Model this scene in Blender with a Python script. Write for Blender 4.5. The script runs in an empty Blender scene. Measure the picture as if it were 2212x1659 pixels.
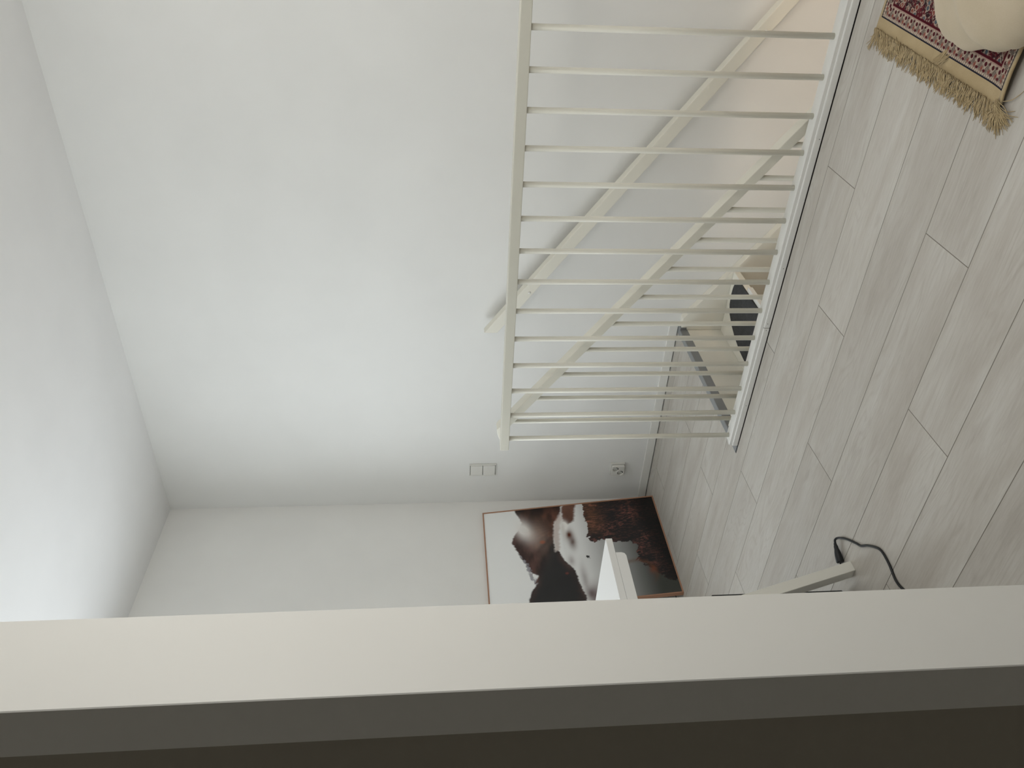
import bpy, bmesh, math, random
import numpy as np
from mathutils import Vector, Matrix, Euler

# ------------------------------------------------------------------ camera, light, exposure
scene = bpy.context.scene
COL = scene.collection
F_PX, YAW, PITCH, ROLL, CAM_H = 1674.14, math.radians(35.451), math.radians(5.1668), math.radians(-0.6016), 1.17

fw = Vector((-math.sin(YAW)*math.cos(PITCH), math.cos(YAW)*math.cos(PITCH), -math.sin(PITCH)))
rt = Vector((math.cos(YAW), math.sin(YAW), 0))
up = rt.cross(fw)
r2 = math.cos(ROLL)*rt + math.sin(ROLL)*up
u2 = -math.sin(ROLL)*rt + math.cos(ROLL)*up
cam_d = bpy.data.cameras.new('camera')
cam = bpy.data.objects.new('camera', cam_d)
COL.objects.link(cam)
m3 = Matrix((-u2, r2, -fw)).transposed()          # the photograph is turned a quarter: world up points to its left
cam.matrix_world = Matrix.Translation((0, 0, CAM_H)) @ m3.to_4x4()
cam_d.sensor_fit = 'HORIZONTAL'; cam_d.sensor_width = 36.0
cam_d.lens = F_PX/2212*36.0
cam_d.clip_start = 0.02
scene.camera = cam

vs = scene.view_settings
vs.view_transform = 'Standard'; vs.look = 'None'; vs.gamma = 1.0; vs.use_curve_mapping = False
vs.exposure = 0.0

world = bpy.data.worlds.new('overcast_sky'); scene.world = world
world.use_nodes = True
bg = world.node_tree.nodes['Background']
bg.inputs['Color'].default_value = (0.80, 0.90, 1.0, 1)
bg.inputs['Strength'].default_value = 0.55

def area_light(name, loc, target, sx, sy, power, color):
    l = bpy.data.lights.new(name, 'AREA'); l.shape = 'RECTANGLE'; l.size = sx; l.size_y = sy
    l.energy = power; l.color = color
    o = bpy.data.objects.new(name, l); COL.objects.link(o); o.location = loc
    o.rotation_euler = (Vector(target)-Vector(loc)).to_track_quat('-Z', 'Y').to_euler()
    return o
XL, YB, H = -3.117, 3.220, 2.670            # left wall, back wall, ceiling
XR = 1.70
# daylight through the left window; the right light and its window are added
area_light('window_daylight_left', (XL-0.27, 1.72, 1.50), (0.0, 1.75, 1.95), 1.35, 1.25, 33.5, (0.88, 0.945, 1.0))
area_light('added_light_right', (XR+0.27, 1.75, 1.77), (-1.2, 1.6, 1.85), 1.10, 1.00, 4.5, (1.0, 0.97, 0.92))
# added overhead light, with an unseen roof window put in above the stairwell
KX0, KX1, KY0, KY1 = 0.20, 0.75, 2.25, 2.75
area_light('added_light_overhead', ((KX0+KX1)/2, (KY0+KY1)/2, H+0.06), (0.1, 2.4, 0.0), 0.50, 0.46, 7.5, (1.0, 0.98, 0.94))
ll = bpy.data.lights.new('landing_fill_light', 'POINT'); ll.energy = 16.8; ll.color = (1.0, 0.98, 0.945); ll.shadow_soft_size = 0.12  # added fill without a fixture, brightens the doorway edge
llo = bpy.data.objects.new('landing_fill_light', ll); COL.objects.link(llo); llo.location = (0.22, 0.69, 1.50)
lb = bpy.data.lights.new('bedroom_fill_light', 'POINT'); lb.energy = 1.7; lb.color = (1.0, 0.93, 0.80); lb.shadow_soft_size = 0.15  # added weak fill, lifts the casing and wall on the camera side
lbo = bpy.data.objects.new('bedroom_fill_light', lb); COL.objects.link(lbo); lbo.location = (-0.9, -1.1, 2.2)
# warm lamp downstairs
lp = bpy.data.lights.new('downstairs_bulb', 'POINT'); lp.energy = 52; lp.color = (1.0, 0.80, 0.62); lp.shadow_soft_size = 0.08
lo = bpy.data.objects.new('downstairs_bulb', lp); COL.objects.link(lo); lo.location = (1.35, 1.5, -0.55)

# ------------------------------------------------------------------ helpers
WO = {}
def origin_of(p):
    return WO[p.name] if p is not None else Vector((0, 0, 0))

def tag(o, label=None, cat=None, group=None, kind=None):
    if label: o['label'] = label
    if cat: o['category'] = cat
    if group: o['group'] = group
    if kind: o['kind'] = kind
    return o

def empty(name, loc, label=None, cat=None, group=None, kind=None):
    o = bpy.data.objects.new(name, None); COL.objects.link(o); o.location = loc
    o.empty_display_size = 0.1
    WO[o.name] = Vector(loc)
    return tag(o, label, cat, group, kind)

def finish(name, me, mats, parent=None, smooth=False, kind=None, label=None):
    """link a mesh given in world coordinates; its origin goes to the bottom centre of its bounds"""
    n = len(me.vertices)
    co = np.empty(n*3, np.float32); me.vertices.foreach_get('co', co); co = co.reshape(-1, 3)
    lo_, hi_ = co.min(0), co.max(0)
    O = Vector(((lo_[0]+hi_[0])/2, (lo_[1]+hi_[1])/2, lo_[2]))
    co -= np.array(O, np.float32)
    me.vertices.foreach_set('co', co.ravel())
    if not isinstance(mats, (list, tuple)): mats = [mats]
    for m in mats: me.materials.append(m)
    if smooth: me.polygons.foreach_set('use_smooth', [True]*len(me.polygons))
    me.update()
    o = bpy.data.objects.new(name, me); COL.objects.link(o)
    if parent is not None: o.parent = parent
    o.location = O - origin_of(parent)
    WO[o.name] = O
    if kind: o['kind'] = kind
    if label: o['label'] = label
    return o

def from_bm(name, bm, mats, parent=None, smooth=False, **k):
    me = bpy.data.meshes.new(name); bm.to_mesh(me); bm.free()
    return finish(name, me, mats, parent, smooth, **k)

def add_box(bm, x0, x1, y0, y1, z0, z1, bevel=0.0, seg=1, mi=0):
    vs_ = [bm.verts.new((x, y, z)) for x in (x0, x1) for y in (y0, y1) for z in (z0, z1)]
    idx = ((0, 1, 3, 2), (4, 6, 7, 5), (0, 4, 5, 1), (2, 3, 7, 6), (0, 2, 6, 4), (1, 5, 7, 3))
    fs = [bm.faces.new([vs_[i] for i in f]) for f in idx]
    for f in fs: f.material_index = mi
    if bevel > 0:
        es = list({e for f in fs for e in f.edges})
        bmesh.ops.bevel(bm, geom=es, offset=bevel, segments=seg, affect='EDGES', profile=0.5)
    return bm

def box(name, b, mat, parent=None, bevel=0.0, seg=1, **k):
    bm = bmesh.new(); add_box(bm, *b, bevel=bevel, seg=seg)
    bmesh.ops.recalc_face_normals(bm, faces=bm.faces)
    return from_bm(name, bm, mat, parent, **k)

def add_prism(bm, pts, axis, a0, a1, bevel=0.0, seg=1):
    """polygon pts in the two other axes, pushed out along axis"""
    def P(p, a):
        if axis == 0: return (a, p[0], p[1])
        if axis == 1: return (p[0], a, p[1])
        return (p[0], p[1], a)
    v0 = [bm.verts.new(P(p, a0)) for p in pts]; v1 = [bm.verts.new(P(p, a1)) for p in pts]
    n = len(pts); fs = [bm.faces.new(v0), bm.faces.new(v1[::-1])]
    for i in range(n):
        j = (i+1) % n; fs.append(bm.faces.new((v0[i], v1[i], v1[j], v0[j])))
    bmesh.ops.recalc_face_normals(bm, faces=fs)
    if bevel > 0:
        es = list({e for f in fs for e in f.edges})
        bmesh.ops.bevel(bm, geom=es, offset=bevel, segments=seg, affect='EDGES', profile=0.5)
    return bm

def prism(name, pts, axis, a0, a1, mat, parent=None, bevel=0.0, seg=1, **k):
    bm = bmesh.new(); add_prism(bm, pts, axis, a0, a1, bevel, seg)
    return from_bm(name, bm, mat, parent, **k)

def add_tube(bm, path, radii, n=12, caps=True):
    path = [Vector(p) for p in path]
    if not hasattr(radii, '__len__'): radii = [radii]*len(path)
    rings = []; prev = None
    for i, p in enumerate(path):
        t = (path[min(i+1, len(path)-1)] - path[max(i-1, 0)]).normalized()
        if prev is None:
            a = Vector((0, 0, 1)) if abs(t.z) < 0.9 else Vector((1, 0, 0))
            n1 = t.cross(a).normalized()
        else:
            n1 = (prev - t*prev.dot(t)).normalized()
        prev = n1; n2 = t.cross(n1)
        rings.append([bm.verts.new(p + radii[i]*(math.cos(2*math.pi*k/n)*n1 + math.sin(2*math.pi*k/n)*n2)) for k in range(n)])
    for a, b in zip(rings, rings[1:]):
        for k in range(n):
            f = bm.faces.new((a[k], a[(k+1) % n], b[(k+1) % n], b[k])); f.smooth = True
    if caps:
        bm.faces.new(rings[0][::-1]); bm.faces.new(rings[-1])
    return bm

def tube(name, path, radii, mat, parent=None, n=12, **k):
    bm = bmesh.new(); add_tube(bm, path, radii, n)
    bmesh.ops.recalc_face_normals(bm, faces=bm.faces)
    return from_bm(name, bm, mat, parent, **k)

def catmull(pts, sub=8):
    pts = [Vector(p) for p in pts]; P = [2*pts[0]-pts[1]] + pts + [2*pts[-1]-pts[-2]]
    out = []
    for i in range(1, len(P)-2):
        for s in range(sub):
            t = s/sub
            out.append(0.5*((2*P[i]) + (P[i+1]-P[i-1])*t + (2*P[i-1]-5*P[i]+4*P[i+1]-P[i+2])*t*t + (3*P[i]-P[i-1]-3*P[i+1]+P[i+2])*t**3))
    out.append(pts[-1]); return out

# ------------------------------------------------------------------ materials
def mat(name, color, rough=0.6, spec=0.3, metal=0.0):
    m = bpy.data.materials.new(name); m.use_nodes = True
    b = m.node_tree.nodes['Principled BSDF']
    b.inputs['Base Color'].default_value = (*color, 1)
    b.inputs['Roughness'].default_value = rough
    b.inputs['Specular IOR Level'].default_value = spec
    b.inputs['Metallic'].default_value = metal
    return m

def nt(m): return m.node_tree.nodes, m.node_tree.links, m.node_tree.nodes['Principled BSDF']

def coords(m, scale=(1, 1, 1), kind='Object'):
    N, L, B = nt(m)
    tc = N.new('ShaderNodeTexCoord'); mp = N.new('ShaderNodeMapping'); mp.inputs['Scale'].default_value = scale
    L.new(tc.outputs[kind], mp.inputs['Vector']); return mp.outputs['Vector']

def noise(m, vec, scale, detail=4, rough=0.5, dist=0.0):
    N, L, B = nt(m); n = N.new('ShaderNodeTexNoise')
    n.inputs['Scale'].default_value = scale; n.inputs['Detail'].default_value = detail
    n.inputs['Roughness'].default_value = rough; n.inputs['Distortion'].default_value = dist
    L.new(vec, n.inputs['Vector']); return n.outputs['Fac']

def ramp(m, fac, stops):
    N, L, B = nt(m); r = N.new('ShaderNodeValToRGB'); e = r.color_ramp.elements
    while len(e) < len(stops): e.new(0.5)
    for el, (p, c) in zip(e, stops): el.position = p; el.color = (*c, 1) if len(c) == 3 else c
    L.new(fac, r.inputs['Fac']); return r.outputs['Color']

def bump(m, fac, strength, dist):
    N, L, B = nt(m); b = N.new('ShaderNodeBump'); b.inputs['Strength'].default_value = strength
    b.inputs['Distance'].default_value = dist; L.new(fac, b.inputs['Height']); L.new(b.outputs['Normal'], B.inputs['Normal'])

def mixc(m, fac, a, b, mode='MIX'):
    N, L, B = nt(m); x = N.new('ShaderNodeMix'); x.data_type = 'RGBA'; x.blend_type = mode
    for sock, v in ((x.inputs[0], fac), (x.inputs[6], a), (x.inputs[7], b)):
        if hasattr(v, 'is_output'): L.new(v, sock)
        elif isinstance(v, (int, float)): sock.default_value = v
        else: sock.default_value = (*v, 1)
    return x.outputs[2]

def paint(name, color, rough=0.75, speck=0.02, bscale=260, bstr=0.12):
    m = mat(name, color, rough, 0.25); N, L, B = nt(m)
    v = coords(m)
    f = noise(m, v, 3.0, 3)
    c0 = tuple(c*(1-speck) for c in color); c1 = tuple(min(1, c*(1+speck)) for c in color)
    L.new(ramp(m, f, [(0.3, c0), (0.7, c1)]), B.inputs['Base Color'])
    bump(m, noise(m, v, bscale, 2), bstr, 0.0006)
    return m

M_WALL = paint('painted_wall', (0.845, 0.842, 0.815))
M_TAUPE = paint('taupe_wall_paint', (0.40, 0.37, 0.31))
M_WALL_LIT = paint('wall_paint_lit', (0.90, 0.892, 0.862))  # wall paint lightened for the left wall, standing in for missing light
M_CEIL = paint('painted_ceiling', (0.865, 0.860, 0.850))
M_TRIM = paint('trim_paint', (0.80, 0.79, 0.745), 0.4, 0.01, 90, 0.04)
M_RAIL_SHADED = paint('railing_paint_shaded', (0.685, 0.665, 0.575), 0.38, 0.01, 60, 0.05)  # darker copy for the guard's top rail, shade put into the colour
M_RAIL_LIT = paint('railing_paint_lit', (0.82, 0.795, 0.70), 0.38, 0.01, 60, 0.05)  # lighter copy of the rail paint, light put into the colour
M_CURB = paint('curb_paint', (0.80, 0.79, 0.75), 0.42, 0.015, 60, 0.06)
M_STAIR = paint('stair_paint', (0.86, 0.835, 0.745), 0.4, 0.02, 60, 0.05)
M_DESK = paint('desk_lacquer', (0.83, 0.83, 0.81), 0.35, 0.01, 200, 0.02)
M_LEG = paint('trestle_paint', (0.78, 0.765, 0.70), 0.45, 0.01, 200, 0.02)
M_PLAST = mat('white_plastic', (0.80, 0.79, 0.74), 0.3, 0.5)
M_BLACK = mat('black_plastic', (0.010, 0.011, 0.012), 0.45, 0.4)
M_CASE = mat('black_case_metal', (0.006, 0.007, 0.008), 0.5, 0.3)
M_DARK = mat('gap_black', (0.02, 0.019, 0.017), 0.9, 0.1)
M_CHROME = mat('plug_metal', (0.75, 0.75, 0.74), 0.22, 0.5, 1.0)
M_ALU = mat('grey_metal_profile', (0.30, 0.31, 0.315), 0.45, 0.5, 0.35)
M_WOODTHIN = mat('copper_brown_frame', (0.42, 0.225, 0.140), 0.45, 0.4)
M_GLASS = bpy.data.materials.new('window_glass'); M_GLASS.use_nodes = True
_n = M_GLASS.node_tree; _n.nodes.clear()
_o = _n.nodes.new('ShaderNodeOutputMaterial'); _t = _n.nodes.new('ShaderNodeBsdfTransparent'); _g = _n.nodes.new('ShaderNodeBsdfGlossy')
_g.inputs['Roughness'].default_value = 0.02; _x = _n.nodes.new('ShaderNodeMixShader'); _x.inputs[0].default_value = 0.06
_n.links.new(_t.outputs[0], _x.inputs[1]); _n.links.new(_g.outputs[0], _x.inputs[2]); _n.links.new(_x.outputs[0], _o.inputs[0])

# laminate planks: pale greige oak print, different on each plank
def plank_material():
    m = mat('pale_oak_laminate', (0.6, 0.57, 0.52), 0.5, 0.35); N, L, B = nt(m)
    tc = N.new('ShaderNodeTexCoord'); oi = N.new('ShaderNodeObjectInfo')
    mul = N.new('ShaderNodeVectorMath'); mul.operation = 'SCALE'; mul.inputs[0].default_value = (37.0, 11.0, 5.0)
    L.new(oi.outputs['Random'], mul.inputs['Scale'])
    add = N.new('ShaderNodeVectorMath'); add.operation = 'ADD'
    L.new(tc.outputs['Object'], add.inputs[0]); L.new(mul.outputs[0], add.inputs[1])
    def mapped(s):
        mp = N.new('ShaderNodeMapping'); mp.inputs['Scale'].default_value = s; L.new(add.outputs[0], mp.inputs['Vector']); return mp.outputs['Vector']
    wob = noise(m, mapped((2.5, 5, 1)), 1.3, 3, 0.5)
    broad = noise(m, mapped((1.0, 5.5, 1)), 1.9, 4, 0.55, 0.8)
    # cathedral grain: contour rings of a field stretched along the board
    big = noise(m, mapped((0.85, 5.2, 1)), 1.5, 2, 0.45, 0.5)
    s = N.new('ShaderNodeMath'); s.operation = 'MULTIPLY'; s.inputs[1].default_value = 46.0; L.new(big, s.inputs[0])
    fr = N.new('ShaderNodeMath'); fr.operation = 'PINGPONG'; fr.inputs[1].default_value = 1.0; L.new(s.outputs[0], fr.inputs[0])
    fine = noise(m, mapped((9, 95, 1)), 2.0, 3, 0.6, 0.5)
    knots = noise(m, mapped((2.4, 10, 1)), 1.9, 3, 0.5, 1.0)
    c = ramp(m, broad, [(0.30, (0.437, 0.4, 0.348)), (0.5, (0.502, 0.47, 0.418)), (0.70, (0.567, 0.544, 0.496))])
    ringmask = ramp(m, wob, [(0.42, (0.0, 0.0, 0.0)), (0.62, (0.30, 0.30, 0.30))])
    c = mixc(m, ringmask, c, ramp(m, fr.outputs[0], [(0.0, (0.40, 0.36, 0.31)), (0.5, (0.595, 0.574, 0.525))]))
    c = mixc(m, ramp(m, knots, [(0.60, (0, 0, 0)), (0.74, (0.45, 0.45, 0.45))]), c, (0.36, 0.32, 0.275))
    c = mixc(m, 0.13, c, ramp(m, fine, [(0.35, (0.40, 0.365, 0.325)), (0.6, (0.70, 0.68, 0.65))]))
    r = N.new('ShaderNodeMapRange'); r.inputs['To Min'].default_value = 0.95; r.inputs['To Max'].default_value = 1.03
    L.new(oi.outputs['Random'], r.inputs['Value'])
    hs = N.new('ShaderNodeHueSaturation'); L.new(r.outputs[0], hs.inputs['Value']); L.new(c, hs.inputs['Color'])
    L.new(hs.outputs[0], B.inputs['Base Color'])
    bump(m, fine, 0.15, 0.0004)
    return m
M_PLANK = plank_material()
M_JOINT = mat('laminate_joint_edge', (0.27, 0.245, 0.21), 0.7, 0.2)
M_BASEF = mat('subfloor_board', (0.10, 0.09, 0.075), 0.9, 0.1)

def felt_material():
    m = mat('charcoal_felt', (0.06, 0.06, 0.062), 0.95, 0.1); N, L, B = nt(m)
    v = coords(m); f = noise(m, v, 330, 3, 0.7); g = noise(m, v, 40, 3)
    c = ramp(m, f, [(0.3, (0.035, 0.035, 0.037)), (0.7, (0.105, 0.105, 0.108))])
    L.new(mixc(m, 0.25, c, ramp(m, g, [(0.35, (0.05, 0.05, 0.05)), (0.65, (0.10, 0.10, 0.103))])), B.inputs['Base Color'])
    bump(m, f, 0.6, 0.001); return m
M_FELT = felt_material()

def cloth_material(name, c0, c1):
    m = mat(name, c0, 0.9, 0.1); N, L, B = nt(m)
    v = coords(m); f = noise(m, v, 14, 4)
    w = noise(m, v, 420, 2, 0.7)
    L.new(mixc(m, 0.3, ramp(m, f, [(0.3, c0), (0.7, c1)]), ramp(m, w, [(0.3, c0), (0.7, c1)])), B.inputs['Base Color'])
    bump(m, w, 0.35, 0.0008)
    B.inputs['Sheen Weight'].default_value = 0.15
    return m
M_LINEN = cloth_material('beige_linen', (0.50, 0.42, 0.295), (0.58, 0.49, 0.36))
M_FRINGE = cloth_material('tan_cotton_fringe', (0.38, 0.285, 0.155), (0.48, 0.375, 0.22))

def vcol_material(name, rough, spec=0.2, weave=0):
    m = mat(name, (1, 1, 1), rough, spec); N, L, B = nt(m)
    a = N.new('ShaderNodeVertexColor'); a.layer_name = 'print'
    L.new(a.outputs['Color'], B.inputs['Base Color'])
    if weave:
        v = coords(m); bump(m, noise(m, v, weave, 2, 0.7), 0.5, 0.0012)
    return m

# ------------------------------------------------------------------ room shell
XF = -3.4                                   # outer side of the left wall
DX0, DX1 = -0.740, 0.150                    # doorway the camera looks through
YW0, YW1 = 0.4926, 0.5930                   # its wall
ZL = -2.62                                  # floor downstairs
SX0, SX1 = -1.951, 1.55                     # stairwell opening
YC = 2.287                                  # front of the kerb round the stairwell

st = dict(kind='structure')
def wall_with_window(name, x0, x1, ya, yb, z0, z1, wy0, wy1, wz0, wz1, y_in, m):
    bm = bmesh.new()
    add_box(bm, x0, x1, ya, wy0, z0, z1); add_box(bm, x0, x1, wy1, yb, z0, z1)
    add_box(bm, x0, x1, wy0, wy1, z0, wz0); add_box(bm, x0, x1, wy0, wy1, wz1, z1)
    bmesh.ops.remove_doubles(bm, verts=bm.verts, dist=1e-5)
    bmesh.ops.recalc_face_normals(bm, faces=bm.faces)
    return from_bm(name, bm, m, **st)
WZ0, WZ1, WY0, WY1 = 0.85, 2.12, 1.05, 2.39
wall_with_window('wall_left', XF, XL, YW0, YB+0.2, 0.0, H, WY0, WY1, WZ0, WZ1, 0, M_WALL_LIT)
wall_with_window('wall_right', XR, XR+0.3, YW0, YB+0.2, 0.0, H, 1.20, 2.30, 1.27, 2.27, 0, M_WALL)
box('wall_back', (XL, XR, YB, YB+0.2, ZL, H), M_WALL, **st)
bm = bmesh.new()
add_box(bm, XF, KX0, -2.4, YB+0.2, H, H+0.2); add_box(bm, KX1, XR+0.3, -2.4, YB+0.2, H, H+0.2)
add_box(bm, KX0, KX1, -2.4, KY0, H, H+0.2); add_box(bm, KX0, KX1, KY1, YB+0.2, H, H+0.2)
bmesh.ops.remove_doubles(bm, verts=bm.verts, dist=1e-5)
from_bm('ceiling', bm, M_CEIL, **st)

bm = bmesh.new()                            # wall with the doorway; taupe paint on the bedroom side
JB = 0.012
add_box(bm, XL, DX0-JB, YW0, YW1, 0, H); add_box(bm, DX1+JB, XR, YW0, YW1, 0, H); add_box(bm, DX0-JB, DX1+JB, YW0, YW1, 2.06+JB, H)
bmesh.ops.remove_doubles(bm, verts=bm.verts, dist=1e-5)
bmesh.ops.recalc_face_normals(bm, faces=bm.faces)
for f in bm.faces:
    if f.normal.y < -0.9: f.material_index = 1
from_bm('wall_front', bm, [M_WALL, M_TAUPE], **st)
# door casing on the camera side
T0 = 0.4806
bm = bmesh.new()
# lining and architrave in one piece: an L seen from above
add_prism(bm, [(DX0, T0), (DX0, YW1+0.0005), (DX0-JB+0.0004, YW1+0.0005), (DX0-JB+0.0004, YW0-0.0004), (DX0-0.0825, YW0-0.0004), (DX0-0.0825, T0)], 2, 0, 2.13, 0.0012)
add_prism(bm, [(DX1, T0), (DX1+0.08, T0), (DX1+0.08, YW0-0.0004), (DX1+JB-0.0004, YW0-0.0004), (DX1+JB-0.0004, YW1+0.0005), (DX1, YW1+0.0005)], 2, 0, 2.13, 0.0012)
add_box(bm, DX0+0.0005, DX1-0.0005, T0, YW1, 2.06, 2.0715, 0.001)
add_box(bm, DX0+0.0005, DX1-0.0005, T0, YW0-0.0004, 2.072, 2.13, 0.001)
from_bm('trim_1', bm, M_TRIM, **st)

# room the camera stands in
box('wall_bedroom_left', (-2.3, -2.2, -2.2, T0-0.02+0.03, 0, H), M_WALL, **st)
box('wall_bedroom_right', (1.6, 1.7, -2.2, YW0, 0, H), M_WALL, **st)
box('wall_bedroom_back', (-2.3, 1.7, -2.4, -2.2, 0, H), M_WALL, **st)

# windows: frame and pane (out of the photograph's view, the left one lets the daylight in, the right one is added)
def window(name, xa, xb, y0, y1, WZ0=WZ0, WZ1=WZ1):
    o = empty(name, ((xa+xb)/2, (y0+y1)/2, WZ0), kind='structure')
    bm = bmesh.new(); t = 0.06
    add_box(bm, xa, xb, y0, y0+t, WZ0, WZ1, 0.004); add_box(bm, xa, xb, y1-t, y1, WZ0, WZ1, 0.004)
    add_box(bm, xa, xb, y0+t, y1-t, WZ0, WZ0+t, 0.004); add_box(bm, xa, xb, y0+t, y1-t, WZ1-t, WZ1, 0.004)
    from_bm('window_frame', bm, M_TRIM, o)
    box('pane', ((xa+xb)/2-0.003, (xa+xb)/2+0.003, y0+t, y1-t, WZ0+t, WZ1-t), M_GLASS, o)
window('window_1', XL-0.20, XL-0.15, WY0, WY1)
window('added_window_right', XR+0.15, XR+0.20, 1.20, 2.30, 1.27, 2.27)  # added window, put in for light from the right

o = empty('added_roof_window', ((KX0+KX1)/2, (KY0+KY1)/2, H), kind='structure')  # added roof window, put in for light from above
bm = bmesh.new()
for b in ((KX0, KX0+0.03, KY0, KY1), (KX1-0.03, KX1, KY0, KY1), (KX0+0.03, KX1-0.03, KY0, KY0+0.03), (KX0+0.03, KX1-0.03, KY1-0.03, KY1)): add_box(bm, *b, H+0.10, H+0.15, 0.003)
from_bm('window_frame', bm, M_TRIM, o)
box('pane', (KX0+0.03, KX1-0.03, KY0+0.03, KY1-0.03, H+0.12, H+0.126), M_GLASS, o)

# floor slab with the stairwell cut out of it, and the planks laid on it
FLOOR = empty('floor', (0, 1.5, -0.30), kind='structure')
ZP = -0.008
bm = bmesh.new()
add_box(bm, XF, XR+0.3, -2.4, 2.340, -0.30, ZP-0.0002)
add_box(bm, XF, SX0-0.002, 2.340, YB, -0.30, ZP-0.0002)
add_box(bm, SX1, XR+0.3, 2.340, YB, -0.30, ZP-0.0002)
from_bm('subfloor', bm, M_BASEF, FLOOR)
LEN = 1.228
rows = [(0.593, 0.730, -0.2), (0.730, 0.915, -0.95), (0.915, 1.099, -0.50), (1.099, 1.284, -0.35), (1.284, 1.469, -1.136), (1.469, 1.653, -0.742),
        (1.653, 1.838, -1.552), (1.838, 2.023, -1.152), (2.023, 2.208, -0.775), (2.208, 2.392, -1.452), (2.392, 2.576, -2.308),
        (2.576, 2.761, -2.94), (2.761, 2.946, -2.272), (2.946, 3.130, -2.803), (3.130, 3.2095, -2.45)]
def plank(x0, x1, y0, y1, edges):
    """edges: (x0, x1, y0, y1) True where the plank meets another with a V-joint"""
    c, d = 0.0012, 0.0010
    bm = bmesh.new()
    a = [x0, x1, y0, y1]
    t = [x0+(c if edges[0] else 0), x1-(c if edges[1] else 0), y0+(c if edges[2] else 0), y1-(c if edges[3] else 0)]
    def ring(q, z): return [bm.verts.new(p) for p in ((q[0], q[2], z), (q[1], q[2], z), (q[1], q[3], z), (q[0], q[3], z))]
    b, m_, tp = ring(a, ZP), ring(a, -d), ring(t, 0.0)
    bm.faces.new(b[::-1]); bm.faces.new(tp)
    for p, q in ((b, m_), (m_, tp)):
        for i in range(4):
            j = (i+1) % 4; bm.faces.new((p[i], p[j], q[j], q[i])).material_index = 1
    return from_bm('plank', bm, [M_PLANK, M_JOINT], FLOOR)
for (y0, y1, xj) in rows:
    k = math.floor((XL - xj)/LEN); x = xj + k*LEN
    while x < XR:
        pieces = [(y0, y1, XL+0.012, XR-0.012)]
        if y1 > 2.2845:
            pieces = []
            if y0 < 2.2845: pieces.append((y0, 2.2845, XL+0.012, XR-0.012))
            pieces.append((max(y0, 2.2845), y1, XL+0.012, -1.9800))
            pieces.append((max(y0, 2.2845), y1, SX1+0.03, XR-0.012))
        for (ya, yb, xa, xb) in pieces:
            a, b = max(x, xa), min(x+LEN, xb)
            if b-a > 0.02 and yb-ya > 0.004:
                # a row cut by the kerb keeps only the strip in front of it
                plank(a, b, ya, yb, (a == x, b == x+LEN, ya == y0, yb == y1))
        x += LEN
# plain floor of the dark room
box('floor_panel', (-2.2, 1.6, -2.2, 0.593, ZP, -0.0005), M_PLANK, FLOOR)

# downstairs shell, seen only as light through the stairwell
box('floor_downstairs', (XF, XR+0.3, 0.3, YB, ZL-0.1, ZL), M_PLANK, **st)
box('wall_downstairs_left', (XF, XL, 0.3, YB, ZL, -0.30), M_WALL, **st)
box('wall_downstairs_right', (XR, XR+0.3, 0.3, YB, ZL, -0.30), M_WALL, **st)
box('wall_downstairs_front', (XL, XR, 0.3, 0.4, ZL, -0.30), M_WALL, **st)

# skirting boards: each is a board with its lighter rounded top edge
box('baseboard_back', (XL, -1.936, YB-0.012, YB, 0.003, 0.048), M_TRIM, bevel=0.003, seg=2, **st)
box('baseboard_left', (XL, XL+0.012, YW1, YB-0.012, 0.003, 0.048), M_TRIM, bevel=0.003, seg=2, **st)
box('baseboard_front', (XL+0.012, DX0-0.01, YW1, YW1+0.012, 0.003, 0.048), M_TRIM, bevel=0.003, seg=2, **st)

# grey metal edge profile at the head of the stairs
bm = bmesh.new()
yy0, yy1 = 2.2915, 3.180
add_prism(bm, [(-1.9797, -0.004), (-1.9797, 0.0012), (-1.9775, 0.0022), (-1.9535, 0.0022), (-1.9500, 0.0005), (-1.9490, -0.036), (-1.9515, -0.036), (-1.9525, -0.004)], 1, yy0, yy1)
from_bm('trim_2', bm, M_ALU, **st)
box('trim_3', (-1.9797, -1.9365, yy1+0.0003, YB, -0.03, 0.0022), M_ALU, bevel=0.001, **st)

# white kerb boards nailed down along the opening, with nail heads
KERB = empty('trim_4', (-0.5, 2.31, 0.0), kind='structure')
for a, b in ((-1.943, -1.3968), (-1.3955, -0.12), (-0.1185, SX1)):
    box('board', (a, b, YC, 2.3395, 0.0012, 0.0232), M_CURB, KERB, bevel=0.0028, seg=3)
for x, z in ((-1.742, 0.012), (-1.378, 0.014), (-1.405, 0.013), (-1.16, 0.012), (-0.72, 0.010), (-0.28, 0.012)):
    tube('nail_head', [(x, YC+0.0004, z), (x, YC-0.0006, z)], 0.0013, M_DARK, KERB, n=8)
box('joint_shadow_gap', (-1.86, SX1, 2.2846, YC, ZP, -0.001), M_DARK, KERB)

# ------------------------------------------------------------------ guard railing
def shallow(o, parent, loc):
    c = o.copy(); COL.objects.link(c); c.parent = parent; c.location = loc; return c
XE = 1.5
RY0, RY1 = 2.2955, 2.3385
rail = empty('guard_railing', (-0.22, 2.317, 0.0232), 'white painted horizontal guard railing with round balusters beside the stairwell', 'railing')
prism('handrail', [(RY0, 0.9140), (RY0, 0.9470), (RY1, 0.9470), (RY1, 0.9140)], 0, -1.9520, XE, M_RAIL_SHADED, rail, bevel=0.0022, seg=2)
bm = bmesh.new()
pr = [(2.2925, 0.0232), (2.2925, 0.0335), (2.2950, 0.0360), (2.3340, 0.0360), (2.3370, 0.0335), (2.3370, 0.0232)]
add_prism(bm, pr, 0, -1.9400, XE)
for v in bm.verts:                           # rounded-off far end
    if v.co.x < -1.9 and v.co.y > 2.30: v.co.x += (v.co.y-2.30)*0.0 if v.co.z < 0.03 else 0.012
from_bm('bottom_rail', bm, M_CURB, rail)
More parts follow.
